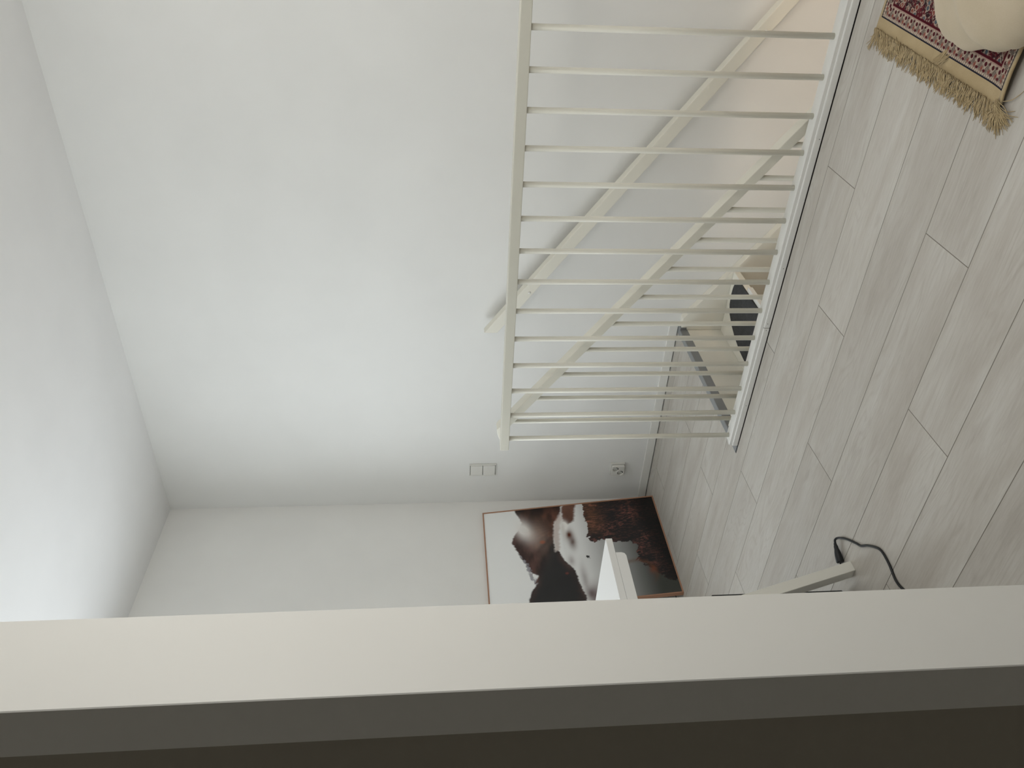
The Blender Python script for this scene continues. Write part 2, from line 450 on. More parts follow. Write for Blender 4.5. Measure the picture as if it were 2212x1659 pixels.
b0 = tube('baluster', [(-1.9090, 2.317, 0.0355), (-1.9090, 2.317, 0.9142)], 0.0091, M_RAIL_LIT, rail, n=20)
base_loc = b0.location.copy()
for k in range(1, 30):
    shallow(b0, rail, base_loc + Vector((0.1136*k, 0, 0)))

# ------------------------------------------------------------------ staircase
STA = empty('staircase', (-0.2, 2.79, ZL), 'white painted wooden staircase with a sloped banister going down along the long wall', 'staircase')
def strz(x): return -0.7585*x - 1.434
# wall stringer: level at floor height, then down along the wall
xs0, xsE = -1.885, 1.50
prism('stringer', [(-1.9360, -0.0035), (xs0, -0.0035), (xsE, strz(xsE)), (xsE, ZL+0.003), (1.30, ZL+0.003), (-1.949, -0.34), (-1.949, -0.0310), (-1.9360, -0.0310)], 1, 3.1805, YB-0.0005, M_STAIR, STA, bevel=0.002, seg=2)
prism('stringer', [(-1.948, -0.0045), (xs0, -0.0045), (xsE, strz(xsE)), (xsE, ZL+0.003), (1.30, ZL+0.003), (-1.948, -0.34)], 1, 2.3605, 2.4250, M_STAIR, STA, bevel=0.002, seg=2)
y0s, y1s = 2.4255, 3.1800
z_prev, x_prev = -0.0365, -1.9495
z = -0.203; xr = -1.9495; nose = -1.628
for i in range(13):
    tread_back = xr
    if i == 0: box('riser', (xr-0.016, xr, y0s, y1s+0.03, z-0.03, z_prev), M_STAIR, STA)   # open risers below the first step
    box('tread', (xr, nose, y0s, y1s, z-0.030, z), M_STAIR, STA, bevel=0.003, seg=2)
    z_prev = z - 0.030; xr = nose - 0.022
    z -= 0.1915; nose = (z+0.006+1.434)/(-0.7585) - 0.004
    if z < ZL+0.10: break
# light strip along the front edge of the first tread
box('nosing_strip', (-1.6275, -1.6060, y0s+0.04, 2.985, -0.222, -0.2005), M_CURB, STA, bevel=0.002, seg=2)
# back side of the opening at the floor edge
box('edge_board', (-1.94, SX1, 2.3400, 2.3595, -0.30, 0.0215), M_CURB, STA, bevel=0.003, seg=2)

# sloped banister on the open side of the stairs, its balusters standing on the inner stringer
SL = -0.766
def banz(x): return SL*x - 0.511
xe = 1.30
tk = 0.0400
bm = bmesh.new()
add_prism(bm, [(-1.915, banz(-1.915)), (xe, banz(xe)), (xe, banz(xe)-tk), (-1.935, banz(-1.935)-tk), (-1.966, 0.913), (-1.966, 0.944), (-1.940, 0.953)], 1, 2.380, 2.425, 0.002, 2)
ban = from_bm('banister_rail', bm, M_RAIL_LIT, STA)
for k in range(0, 29):
    x = -1.8920 + 0.1117*k
    tube('baluster', [(x, 2.4025, min(-0.0055, strz(x)-0.001)), (x, 2.4025, banz(x)-tk+0.006)], 0.0090, M_RAIL_LIT, ban, n=16)

# half-round charcoal step mat on the first tread
pts = [(-1.629, 2.47), (-1.629, 3.055), (-1.634, 3.085), (-1.646, 3.108), (-1.664, 3.124), (-1.690, 3.133), (-1.730, 3.136), (-1.775, 3.128), (-1.812, 3.104),
       (-1.845, 3.052), (-1.872, 2.985), (-1.893, 2.900), (-1.903, 2.800), (-1.893, 2.700), (-1.872, 2.615), (-1.840, 2.545), (-1.795, 2.490), (-1.74, 2.462), (-1.68, 2.455), (-1.645, 2.458)]
mt = prism('stair_tread_mat', pts, 2, -0.2028, -0.1955, M_FELT, bevel=0.0022, seg=2)
tag(mt, 'charcoal felt half-round mat on the first stair tread', 'stair mat')

# ------------------------------------------------------------------ handrail on the wall
hr = empty('wall_handrail', (-0.3, 3.16, -1.3), 'white painted sloping handrail screwed to the long wall', 'handrail')
def hz(x): return -0.748*x - 0.4815
HX0, HX1 = -1.937, 1.35
prism('rail', [(HX0, hz(HX0)), (HX1, hz(HX1)), (HX1, hz(HX1)-0.063), (HX0, hz(HX0)-0.063)], 1, 3.140, 3.184, M_RAIL_LIT, hr, bevel=0.0025, seg=2)
for x in (-1.72, -0.575, 0.55):
    zc = hz(x) - 0.042
    bm = bmesh.new()
    bmesh.ops.create_uvsphere(bm, u_segments=16, v_segments=10, radius=0.0068, matrix=Matrix.Translation((x, 3.1395, zc)) @ Matrix.Diagonal((1, 0.5, 1, 1)))
    from_bm('screw_cap', bm, M_PLAST, hr, smooth=True)
    tube('bracket', [(x, 3.1835, zc), (x, YB, zc)], 0.010, M_RAIL_LIT, hr, n=12)

# ------------------------------------------------------------------ double light switch
sw = empty('light_switch', (-2.869, YB, 0.877), 'white double rocker light switch on the long wall left of the railing end', 'light switch')
sx0, sx1, sz0, sz1 = -2.911, -2.829, 0.876, 1.024
yf = YB-0.0095
bm = bmesh.new()
bw = 0.0062
add_box(bm, sx0, sx0+bw, yf, YB, sz0, sz1, 0.001); add_box(bm, sx1-bw, sx1, yf, YB, sz0, sz1, 0.001)
add_box(bm, sx0+bw, sx1-bw, yf, YB, sz0, sz0+bw*0.6, 0.001); add_box(bm, sx0+bw, sx1-bw, yf, YB, sz1-bw*0.6, sz1, 0.001)
from_bm('frame', bm, M_PLAST, sw)
box('backplate', (sx0+bw, sx1-bw, YB-0.003, YB, sz0+0.003, sz1-0.003), M_DARK, sw)
zm = (sz0+sz1)/2
for a, b in ((sz0+0.0062, zm-0.0014), (zm+0.0014, sz1-0.0062)):
    box('rocker', (sx0+bw+0.0008, sx1-bw-0.0012, yf-0.0022, YB-0.002, a, b), M_PLAST, sw, bevel=0.0014, seg=2)

# ------------------------------------------------------------------ double socket outlet
so = empty('wall_socket', (-2.880, YB, 0.152), 'white double socket outlet low on the long wall', 'socket')
cx, cz = -2.880, 0.1935
def rrect(cx_, cz_, w, h, r, n=5):
    out = []
    for sx_, sz_, a0 in ((1, 1, 0), (-1, 1, 90), (-1, -1, 180), (1, -1, 270)):
        for i in range(n+1):
            a = math.radians(a0+90*i/n)
            out.append((cx_+sx_*(w/2-r)+r*math.cos(a), cz_+sz_*(h/2-r)+r*math.sin(a)))
    return out
prism('frame', rrect(cx, cz, 0.083, 0.083, 0.003), 1, YB-0.010, YB, M_PLAST, so, bevel=0.001, seg=2)
cups = [(cx+0.0125, cz+0.0142), (cx-0.0125, cz-0.0130)]
def holed_plate(name, outer, holes, y0, y1, m, parent):
    cu = bpy.data.curves.new('tmp', 'CURVE'); cu.dimensions = '2D'; cu.fill_mode = 'BOTH'
    for poly in [outer]+holes:
        sp = cu.splines.new('POLY'); sp.points.add(len(poly)-1)
        for p, q in zip(sp.points, poly): p.co = (q[0], q[1], 0, 1)
        sp.use_cyclic_u = True
    cu.extrude = (y1-y0)/2
    t = bpy.data.objects.new('tmp', cu); me = bpy.data.meshes.new_from_object(t); bpy.data.objects.remove(t)
    for v in me.vertices: x, z_, e = v.co; v.co = (x, (y0+y1)/2 - e, z_)
    bm = bmesh.new(); bm.from_mesh(me); bmesh.ops.remove_doubles(bm, verts=bm.verts, dist=1e-6); bmesh.ops.recalc_face_normals(bm, faces=bm.faces)
    return from_bm(name, bm, m, parent)
circ = lambda c, r, n=28: [(c[0]+r*math.cos(2*math.pi*i/n), c[1]+r*math.sin(2*math.pi*i/n)) for i in range(n)]
yfp = YB-0.0300
holed_plate('faceplate', rrect(cx, cz, 0.070, 0.070, 0.004), [circ(c, 0.0172) for c in cups], yfp, YB-0.010, M_PLAST, so)
for c in cups:
    o = prism('outlet', circ(c, 0.0171), 1, YB-0.0145, YB-0.0101, M_PLAST, so)
    for s in (-0.0095, 0.0095):
        tube('pin_hole', [(c[0], YB-0.0150, c[1]+s), (c[0], YB-0.0140, c[1]+s)], 0.0027, M_DARK, o, n=10)
    for s in (1, -1):
        box('earth_clip', (c[0]-0.0022, c[0]+0.0022, YB-0.027, YB-0.0146, c[1]+s*0.0150-0.0015, c[1]+s*0.0150+0.0015), M_DARK, o)

# ------------------------------------------------------------------ leaning framed picture
def smooth(a, b, v): t = np.clip((v-a)/(b-a), 0, 1); return t*t*(3-2*t)
def value_noise(x, y, seed):
    rs = np.random.RandomState(seed); T = rs.rand(257, 257)
    xi = np.floor(x).astype(int); yi = np.floor(y).astype(int); fx = x-xi; fy = y-yi
    fx = fx*fx*(3-2*fx); fy = fy*fy*(3-2*fy); g = lambda a, b: T[a % 256, b % 256]
    return (g(xi, yi)*(1-fx)+g(xi+1, yi)*fx)*(1-fy) + (g(xi, yi+1)*(1-fx)+g(xi+1, yi+1)*fx)*fy
def fbm(x, y, seed, oct=4):
    v = 0; a = 0.5; s = 0
    for i in range(oct): v = v+a*value_noise(x*2**i, y*2**i, seed+i); s += a; a *= 0.5
    return v/s
def poly_mask(S, T, poly, soft=0.004):
    """signed distance to a polygon, turned into a soft mask"""
    inside = np.zeros(S.shape, bool); d = np.full(S.shape, 9.0); n = len(poly)
    for i in range(n):
        x0, y0 = poly[i]; x1, y1 = poly[(i+1) % n]
        with np.errstate(divide='ignore', invalid='ignore'):
            cr = ((y0 > T) != (y1 > T)) & (S < (x1-x0)*(T-y0)/((y1-y0) if y1 != y0 else 1e-9)+x0)
        inside ^= cr
        ex, ey = x1-x0, y1-y0; q = np.clip(((S-x0)*ex+(T-y0)*ey)/(ex*ex+ey*ey+1e-12), 0, 1)
        d = np.minimum(d, np.hypot(S-x0-q*ex, T-y0-q*ey))
    sd = np.where(inside, d, -d)
    return smooth(-soft, soft, sd)
FEAT = {
'rmtn': [(1.05, 0.17), (0.912, 0.203), (0.844, 0.22), (0.788, 0.24), (0.738, 0.266), (0.70, 0.294), (0.66, 0.392), (0.803, 0.399), (0.824, 0.41), (0.877, 0.436), (0.951, 0.452), (1.05, 0.46)],
'rhill': [(1.05, 0.55), (0.894, 0.527), (0.82, 0.515), (0.785, 0.478), (0.809, 0.452), (0.861, 0.452), (0.92, 0.455), (0.951, 0.455), (1.05, 0.475)],
'seam': [(0.21, 0.245), (0.30, 0.278), (0.55, 0.375), (0.50, 0.405), (0.25, 0.31)],
'lmtn': [(0.86, 0.215), (0.80, 0.203), (0.72, 0.165), (0.649, 0.148), (0.569, 0.167), (0.491, 0.185), (0.413, 0.209), (0.338, 0.224), (0.316, 0.236), (0.277, 0.284), (0.506, 0.382), (0.625, 0.384), (0.712, 0.394), (0.78, 0.38), (0.84, 0.28)],
'snow': [(0.524, 0.181), (0.478, 0.200), (0.422, 0.222), (0.36, 0.236), (0.316, 0.256), (0.267, 0.283), (0.194, 0.25), (0.247, 0.231), (0.309, 0.219), (0.413, 0.206)],
'dark': [(0.194, 0.25), (0.14, 0.229), (0.081, 0.211), (-0.05, 0.20), (-0.05, 0.50), (0.046, 0.503), (0.15, 0.487), (0.25, 0.476), (0.323, 0.467), (0.403, 0.424), (0.479, 0.408), (0.524, 0.398), (0.506, 0.382), (0.277, 0.284)],
'streak': [(0.803, 0.399), (0.879, 0.427), (0.925, 0.446), (0.84, 0.450), (0.709, 0.422), (0.523, 0.408), (0.506, 0.383), (0.647, 0.384)],
'forest': [(1.05, 0.582), (0.907, 0.582), (0.824, 0.582), (0.719, 0.588), (0.632, 0.572), (0.584, 0.593), (0.568, 0.672), (0.543, 0.716), (0.537, 0.778), (0.491, 0.847), (0.431, 0.826), (0.386, 0.837), (0.345, 0.808), (0.29, 0.855), (0.234, 0.88), (0.199, 0.908), (0.126, 0.95), (0.10, 1.05), (1.05, 1.05)]}
def poster_colors(nx, ny):
    s, t = np.meshgrid(np.linspace(0, 1, nx), np.linspace(0, 1, ny)); A = np.array
    n1 = fbm(s*9, t*13, 3); n2 = fbm(s*30, t*60, 11); n3 = fbm(s*70, t*26, 21)
    def over(img, mask, col): return img*(1-mask[..., None]) + np.asarray(col)*mask[..., None]
    sky = A([0.97, 0.98, 0.97]); img = np.ones(s.shape+(3,))*sky
    ws, wt = s+(n2-0.5)*0.015, t+(n3-0.5)*0.015
    lake = A([0.90, 0.91, 0.90])[None, None]*(1-0.42*smooth(0.50, 0.66, t))[..., None]*np.ones(s.shape+(3,))
    shade = smooth(0.60, 0.92, t)
    lake = lake*(1-shade[..., None]) + A([0.055, 0.058, 0.050])*shade[..., None]
    lake = over(lake, smooth(0.25, 0.0, s)*smooth(0.50, 0.56, t)*(1-smooth(0.58, 0.66, t))*0.8, A([0.16, 0.08, 0.08]))
    img = over(img, smooth(0.42, 0.44, t), lake)
    # far mountains
    soft = fbm(s*5+3, t*16, 63, 4); strat = fbm(s*6, t*60, 65, 3)
    brown = A([0.120, 0.058, 0.042])[None, None]*(0.35+1.15*smooth(0.30, 0.72, soft))[..., None]*(0.75+0.5*strat)[..., None]
    img = over(img, poly_mask(ws, wt, FEAT['lmtn'], 0.006), brown*A([0.70, 0.66, 0.74]))
    rm = brown*(1-0.80*smooth(0.82, 1.0, s))[..., None]*A([1.35, 1.10, 0.92])
    img = over(img, poly_mask(ws, wt, FEAT['rmtn'], 0.006), rm)
    img = over(img, poly_mask(ws, wt, FEAT['snow'], 0.003)*smooth(0.40, 0.62, n2+0.1)*0.9, A([0.36, 0.35, 0.38]))
    sh = poly_mask(ws, wt, FEAT['dark'], 0.005); land = np.clip(poly_mask(ws, wt, FEAT['dark'], 0.012)+poly_mask(ws, wt, FEAT['lmtn'], 0.006)*1.2+sh, 0, 1)
    big = [(0.194, 0.25), (0.14, 0.229), (0.081, 0.211), (-0.05, 0.20), (-0.05, 0.50), (0.25, 0.476), (0.403, 0.424), (0.56, 0.39), (0.60, 0.36), (0.44, 0.315), (0.30, 0.275)]
    img = over(img, np.clip(sh+poly_mask(s, t, FEAT['seam'], 0.006), 0, 1), brown*A([0.70, 0.66, 0.74]))
    img = over(img, land*poly_mask(ws, wt, big, 0.045), A([0.020, 0.019, 0.019])+n1[..., None]*0.006)
    img = over(img, poly_mask(ws, wt, FEAT['rhill'], 0.010), A([0.17, 0.075, 0.048])*(0.4+1.2*soft[..., None]))
    # low sun haze over the saddle between the mountains
    gl = np.exp(-(((s-0.765+(t-0.225)*0.9)/0.095)**2+((t-0.222)/0.052)**2))*1.25
    img = over(img, np.clip(gl*(0.75+0.5*n1), 0, 0.96), A([0.93, 0.91, 0.88]))
    gl = np.exp(-(((s-0.71)/0.13)**2+((t-0.295)/0.055)**2))*0.50
    img = over(img, np.clip(gl*(0.6+0.8*soft), 0, 0.8), A([0.50, 0.36, 0.29]))
    rays = np.exp(-((s-0.62)/0.16)**2)*np.exp(-((t-0.30)/0.06)**2)*(0.5+0.5*np.sin(np.arctan2(t-0.46, s-0.80)*30))*0.14
    img = over(img, rays, A([0.50, 0.33, 0.25]))
    img = over(img, poly_mask(ws, wt, FEAT['streak'], 0.010)*0.92, A([0.66, 0.58, 0.54]))
    # misty reflections
    for (cs, ct, rs_, rt_, a, c) in ((0.67, 0.476, 0.060, 0.022, 0.95, (0.17, 0.09, 0.065)), (0.59, 0.487, 0.07, 0.020, 0.85, (0.16, 0.10, 0.085)), (0.40, 0.462, 0.05, 0.018, 0.5, (0.30, 0.25, 0.24)),
                                     (0.22, 0.515, 0.13, 0.020, 0.6, (0.24, 0.20, 0.20)), (0.06, 0.535, 0.06, 0.030, 0.8, (0.12, 0.07, 0.075)), (0.90, 0.56, 0.2, 0.012, 0.0, (0.6, 0.6, 0.6))):
        img = over(img, a*np.exp(-(((s-cs)/rs_)**2+((t-ct)/rt_)**2))*(0.6+0.8*n1), A(c))
    sun = np.exp(-(((s-0.775)/0.045)**2+((t-0.455)/0.020)**2)); img = over(img, np.clip(sun*1.9, 0, 1), A([1.0, 0.99, 0.96]))
    sun = np.exp(-(((s-0.735)/0.10)**2+((t-0.447)/0.012)**2)); img = over(img, np.clip(sun*0.8, 0, 1), A([0.80, 0.77, 0.73]))
    # forest of red-brown conifers
    jag = (fbm(s*46, t*46, 77, 3)-0.5)*0.055
    fm = poly_mask(s+jag, t+jag*0.5, FEAT['forest'], 0.003)
    cell = fbm(s*30, t*16, 5, 3); spk = fbm(s*130, t*62, 9, 3); rows_ = 0.5+0.5*np.sin((t*26+cell*9)*2*np.pi)
    lit = smooth(0.45, 0.75, 0.55*spk+0.30*cell+0.15*rows_)*(0.35+0.65*smooth(0.40, 0.62, fbm(s*7, t*9, 31)))
    fcol = A([0.016, 0.014, 0.014])+lit[..., None]*A([0.130, 0.042, 0.032])*1.5
    edge = np.exp(-((t-0.62)/0.05)**2)*smooth(0.6, 0.75, s); fcol = fcol+edge[..., None]*A([0.16, 0.062, 0.025])*spk[..., None]*1.3
    fcol = fcol*(1-0.85*smooth(0.88, 0.97, t+0.12*(s-0.5)))[..., None]
    img = over(img, fm, fcol)
    # lens flare spots of the print
    for (cs, ct, r, a, c) in ((0.622, 0.319, 0.016, 0.7, (0.42, 0.12, 0.055)), (0.282, 0.426, 0.010, 0.6, (0.22, 0.05, 0.04))):
        img = over(img, a*np.exp(-(((s-cs)/(r*1.2))**2+((t-ct)/r)**2)**2), A(c))
    d = np.hypot((s-0.20), (t-0.80)*1.4); arc = np.exp(-((d-0.14)/0.018)**2)*smooth(-0.05, 0.1, s-0.12)*0.45
    img = over(img, arc*(1-smooth(0.92, 0.95, t)), A([0.15, 0.06, 0.03]))
    img = over(img, 0.7*np.exp(-(((s-0.235-(t-0.885)*0.5)/0.035)**2+((t-0.885)/0.018)**2)), A([0.22, 0.062, 0.028]))
    bird = poly_mask(s, t, [(0.44, 0.548), (0.425, 0.545), (0.405, 0.556), (0.418, 0.556), (0.402, 0.567), (0.420, 0.562), (0.43, 0.566), (0.436, 0.556)], 0.0015)
    img = over(img, bird, A([0.02, 0.02, 0.02]))
    return np.clip(img, 0, 1)

def color_grid(name, P, colors, m, parent):
    """P: (ny,nx,3) world positions, colors the same"""
    ny, nx = P.shape[:2]; n = nx*ny
    me = bpy.data.meshes.new(name)
    i = np.arange(n).reshape(ny, nx)
    q = np.stack([i[:-1, :-1], i[:-1, 1:], i[1:, 1:], i[1:, :-1]], -1).reshape(-1, 4)
    me.vertices.add(n); me.vertices.foreach_set('co', P.astype(np.float32).ravel())
    me.loops.add(q.size); me.loops.foreach_set('vertex_index', q.ravel().astype(np.int32))
    me.polygons.add(len(q)); me.polygons.foreach_set('loop_start', np.arange(0, q.size, 4, dtype=np.int32))
    me.update(calc_edges=True)
    ca = me.color_attributes.new('print', 'FLOAT_COLOR', 'POINT')
    c = np.ones((n, 4), np.float32); c[:, :3] = colors.reshape(-1, 3); ca.data.foreach_set('color', c.ravel())
    return finish(name, me, m, parent, smooth=True)

V_ = Vector((-3.097, 0, 0.955)) - Vector((-2.985, 0, 0)); V_.normalize()
N_ = Vector((0, 1, 0)).cross(V_); N_.normalize()           # out of the picture, into the room
if N_.x < 0: N_ = -N_
PW, PH = 0.6815, 0.9590
P0 = Vector((-2.985, 2.4205, 0.0)); lean = 0.0087
def pic(u, v, n): return P0 + Vector((0, u + lean*v, 0)) + V_*v + N_*n
pc = empty('framed_picture', (-3.0, 2.76, 0.0), 'large landscape print in a thin brown frame leaning against the far wall', 'picture')
fb, fd = 0.0072, 0.0220
for (u0, u1, v0, v1) in ((0, fb, 0, PH), (PW-fb, PW, 0, PH), (fb, PW-fb, 0, fb), (fb, PW-fb, PH-fb, PH)):
    bm = bmesh.new()
    vsb = [bm.verts.new(pic(u, v, n)) for u in (u0, u1) for v in (v0, v1) for n in (-fd, 0)]
    for f in ((0, 1, 3, 2), (4, 6, 7, 5), (0, 4, 5, 1), (2, 3, 7, 6), (0, 2, 6, 4), (1, 5, 7, 3)): bm.faces.new([vsb[k] for k in f])
    bmesh.ops.recalc_face_normals(bm, faces=bm.faces)
    bmesh.ops.bevel(bm, geom=list(bm.edges), offset=0.0009, segments=1, affect='EDGES')
    from_bm('frame_bar', bm, M_WOODTHIN, pc)
nx, ny = 380, 540
S, T = np.meshgrid(np.linspace(0, 1, nx), np.linspace(0, 1, ny))
uu = fb + S*(PW-2*fb); vv = PH-fb - T*(PH-2*fb)
P = np.array(P0)[None, None] + uu[..., None]*np.array([0, 1, 0]) + vv[..., None]*(np.array([0, lean, 0])+np.array(V_)) + np.array(N_)*(-0.0035)
color_grid('print', P, poster_colors(nx, ny), vcol_material('glossy_print', 0.45, 0.35), pc)
bm = bmesh.new()
vsb = [bm.verts.new(pic(u, v, n)) for u in (fb, PW-fb) for v in (fb, PH-fb) for n in (-0.012, -0.005)]
for f in ((0, 1, 3, 2), (4, 6, 7, 5), (0, 4, 5, 1), (2, 3, 7, 6), (0, 2, 6, 4), (1, 5, 7, 3)): bm.faces.new([vsb[k] for k in f])
from_bm('backing_board', bm, mat('backing_card', (0.25, 0.20, 0.15), 0.9), pc)

# ------------------------------------------------------------------ desk on slanted trestle legs
dk = empty('desk', (-2.3, 1.15, 0.0), 'white desk with slanted trestle legs beyond the doorway wall', 'desk')
TX, TY, TZ = -1.667, 1.557, 0.698
box('tabletop', (-2.88, TX, 0.735, TY, TZ-0.0195, TZ), M_DESK, dk, bevel=0.0012, seg=2)
for tx in (TX, -2.62):
    def leg(ya, yb, t):
        sgn = 1 if t > 0 else -1
        pts_ = [(ya, 0.0), (ya+0.034*sgn, 0.0), (yb+0.034*sgn, 0.650), (yb, 0.650)]
        prism('leg', pts_, 0, tx-0.032, tx-0.0003, M_LEG, dk, bevel=0.001)
    leg(1.409, 1.216, 1); leg(0.880, 1.073, -1)
    # rail under the top with rounded lower corners
    r = 0.012; y0_, y1_, zb, zt = 0.790, 1.503, 0.649, TZ-0.0198
    pts_ = [(y0_, zt), (y0_, zb+r), (y0_+r*0.3, zb+r*0.3), (y0_+r, zb), (y1_-r, zb), (y1_-r*0.3, zb+r*0.3), (y1_, zb+r), (y1_, zt)]
    prism('crossbar', pts_, 0, tx-0.032, tx-0.0002, M_DESK, dk, bevel=0.0006)

# black case on the floor under the desk
cs = empty('computer_case', (-1.85, 1.30, 0.0), 'black upright case standing on the floor under the white desk', 'case')
box('body', (-1.960, -1.7525, 0.960, 1.4090, 0.014, 0.406), M_CASE, cs, bevel=0.003, seg=2)
for x in (-1.92, -1.785):
    for y in (0.99, 1.385):
        box('foot', (x-0.02, x+0.02, y-0.018, y+0.028 if y > 1.2 else y+0.018, 0.0, 0.0145), M_BLACK, cs, bevel=0.003)

# black power cable whose plug lies against the desk leg
cb = empty('power_cable', (-1.55, 1.35, 0.0), 'black cable with a plug lying on the floor against the desk leg', 'cable')
rz = 0.0034
path = catmull([(-1.6725, 1.5150, 0.013), (-1.6640, 1.5230, 0.012), (-1.6510, 1.5175, 0.007), (-1.6250, 1.4880, rz), (-1.5960, 1.4440, rz), (-1.5840, 1.4240, rz), (-1.5560, 1.3990, rz),
                (-1.5260, 1.3620, rz), (-1.5180, 1.3370, rz), (-1.5210, 1.3000, rz), (-1.5320, 1.2560, rz), (-1.5260, 1.2220, rz), (-1.5050, 1.1800, rz), (-1.4900, 1.10, rz), (-1.53, 1.00, rz), (-1.68, 0.95, rz), (-1.74, 0.92, 0.02)], 8)
tube('cord', path, 0.0034, M_BLACK, cb, n=10)
a, b = Vector((-1.6715, 1.5160, 0.0135)), Vector((-1.6985, 1.4640, 0.0115))
d = b-a
bm = bmesh.new()
add_tube(bm, [a+d*t for t in (0, 0.12, 0.16, 0.30, 0.42, 0.62, 0.94, 1.0)], [0.0042, 0.0050, 0.0062, 0.0066, 0.0086, 0.0104, 0.0112, 0.0095], 14)
bmesh.ops.recalc_face_normals(bm, faces=bm.faces)
from_bm('plug_body', bm, M_BLACK, cb)
sd = d.cross(Vector((0, 0, 1))).normalized()*0.0052
for s in (-1, 1):
    tube('pin', [b+sd*s*0.45-d*0.02, b+sd*s*0.45+d*0.21], 0.0016, M_CHROME, cb, n=10)

# ------------------------------------------------------------------ fringed rug
A0 = Vector((-0.3485, 2.1390, 0)); Wv = Vector((-0.0385, -0.5710, 0)); W = Wv.length; wv = Wv/W; lv = Vector((-wv.y, wv.x, 0))
if lv.x < 0: lv = -lv
RL = 0.82
rug = empty('fringed_rug', tuple(A0+wv*W/2+lv*0.4), 'small dark red oriental patterned rug with a tan fringe beside the stairwell kerb', 'rug')
def lift(u, l):
    """height of the rug's top: its right side curls up a little"""
    e = np.clip((u-(W-0.07))/0.08, 0, 1.2)
    return 0.0065 + 0.013*e*e*smooth(-0.09, 0.05, l)
def rug_colors(U, Lc):
    A = np.array; img = np.ones(U.shape+(3,))*A([0.105, 0.012, 0.018])
    def over(mask, col):
        nonlocal img; img = img*(1-mask[..., None]) + np.asarray(col)*mask[..., None]
    e = np.minimum(np.minimum(U, W-U), Lc)            # distance from the nearest edge
    al = np.where(Lc <= np.minimum(U, W-U), U, Lc)    # coordinate along that edge
    ink, cream, pink, brick, teal = A([0.020, 0.013, 0.017]), A([0.52, 0.42, 0.33]), A([0.26, 0.135, 0.105]), A([0.27, 0.075, 0.055]), A([0.075, 0.105, 0.125])
    # field: dense scrolling flowers on wine red
    def cells(x, y, sc, seed, rad, soft=0.12):
        xi, yi = np.floor(x*sc), np.floor(y*sc); rs = np.random.RandomState(seed); R = rs.rand(64, 64, 3)
        best = np.full(x.shape, 9.0); pick = np.zeros(x.shape)
        for dx in (-1, 0, 1):
            for dy in (-1, 0, 1):
                cx_, cy_ = xi+dx, yi+dy; r = R[cx_.astype(int) % 64, cy_.astype(int) % 64]
                dd = np.hypot(x*sc-cx_-r[..., 0], y*sc-cy_-r[..., 1]); m_ = dd < best; best = np.where(m_, dd, best); pick = np.where(m_, r[..., 2], pick)
        return smooth(rad+soft, rad-soft, best), pick, best
    v1 = fbm(U*130, Lc*130, 41, 2); v3 = fbm(U*90+9, Lc*90, 61, 2)
    line = 1-smooth(0.020, 0.060, np.abs(v1-0.5)); line2 = 1-smooth(0.015, 0.06, np.abs(v3-0.47))
    over(smooth(0.55, 0.60, v3)*0.9, ink)
    over(line*0.65, cream*0.62); over(line2*0.85, ink)
    m_, pk, bs = cells(U, Lc, 52, 7, 0.24)
    over(m_*(pk > 0.25), np.where((pk > 0.66)[..., None], pink*0.85, np.where((pk > 0.42)[..., None], brick*0.8, teal)))
    ring = smooth(0.08, 0.03, np.abs(bs-0.33))*(pk > 0.25); over(ring*0.75, cream)
    m_, pk, bs = cells(U+3, Lc+3, 110, 17, 0.20); over(m_*(pk > 0.6), cream*0.8)
    # guard stripes and the floral border on a cream ground
    bd = (e < 0.040)
    b1 = smooth(0.0430, 0.0415, e); over(b1, A([0.070, 0.006, 0.012]))
    b2 = smooth(0.0368, 0.0358, e); over(b2, A([0.36, 0.23, 0.19]))
    b3 = smooth(0.0345, 0.0335, e); over(b3, A([0.44, 0.35, 0.275]))
    per = 0.0280; ph = (al/per) % 1.0; k = np.floor(al/per).astype(int)
    inb = b3; dark = A([0.070, 0.010, 0.015]); grey = A([0.085, 0.065, 0.060])
    def blob(pc_, e0, ra, re_, col, k=1.0):
        dd = np.hypot((ph-pc_)*per/ra, (e-e0)/re_); over(inb*smooth(1.15, 0.85, dd)*k, col)
    tw = fbm(al*170, e*170, 71, 2)
    over(inb*(1-smooth(0.03, 0.09, np.abs(tw-0.5)))*0.65, grey)
    blob(0.50, 0.0205, 0.0064, 0.0100, grey*0.9); over(inb*(np.abs(ph-0.50)*per < 0.006)*(np.abs(((al+e*0.7)/0.0042) % 1-0.5) < 0.17)*(np.abs(e-0.0205) < 0.009)*0.75, cream)
    blob(0.86, 0.0150, 0.0060, 0.0060, pink*0.9); blob(0.86, 0.0150, 0.0028, 0.0028, brick)
    blob(0.18, 0.0262, 0.0066, 0.0066, cream); blob(0.18, 0.0262, 0.0050, 0.0050, dark)
    blob(0.22, 0.0125, 0.0050, 0.0034, dark*1.2); blob(0.66, 0.0295, 0.0036, 0.0030, dark)
    dots = np.hypot(((al/0.0075) % 1-0.5)*0.0075, e-0.0062); over(smooth(0.0092, 0.0085, e)*0.55, grey); over(smooth(0.0030, 0.0022, dots), cream)
    over(smooth(0.0036, 0.0030, e), A([0.016, 0.016, 0.028]))
    g = 0.86+0.28*fbm(U*400, Lc*400, 91, 1); img *= g[..., None]
    return img*1.0
nu, nl = 430, 620
Ug, Lg = np.meshgrid(np.linspace(0, W, nu), np.linspace(0, RL, nl))
Pr = np.array(A0)[None, None] + Ug[..., None]*np.array(wv) + Lg[..., None]*np.array(lv)
Pr[..., 2] = lift(Ug, Lg)
color_grid('pile', Pr, rug_colors(Ug, Lg), vcol_material('woven_pile', 0.95, 0.1, 700), rug)
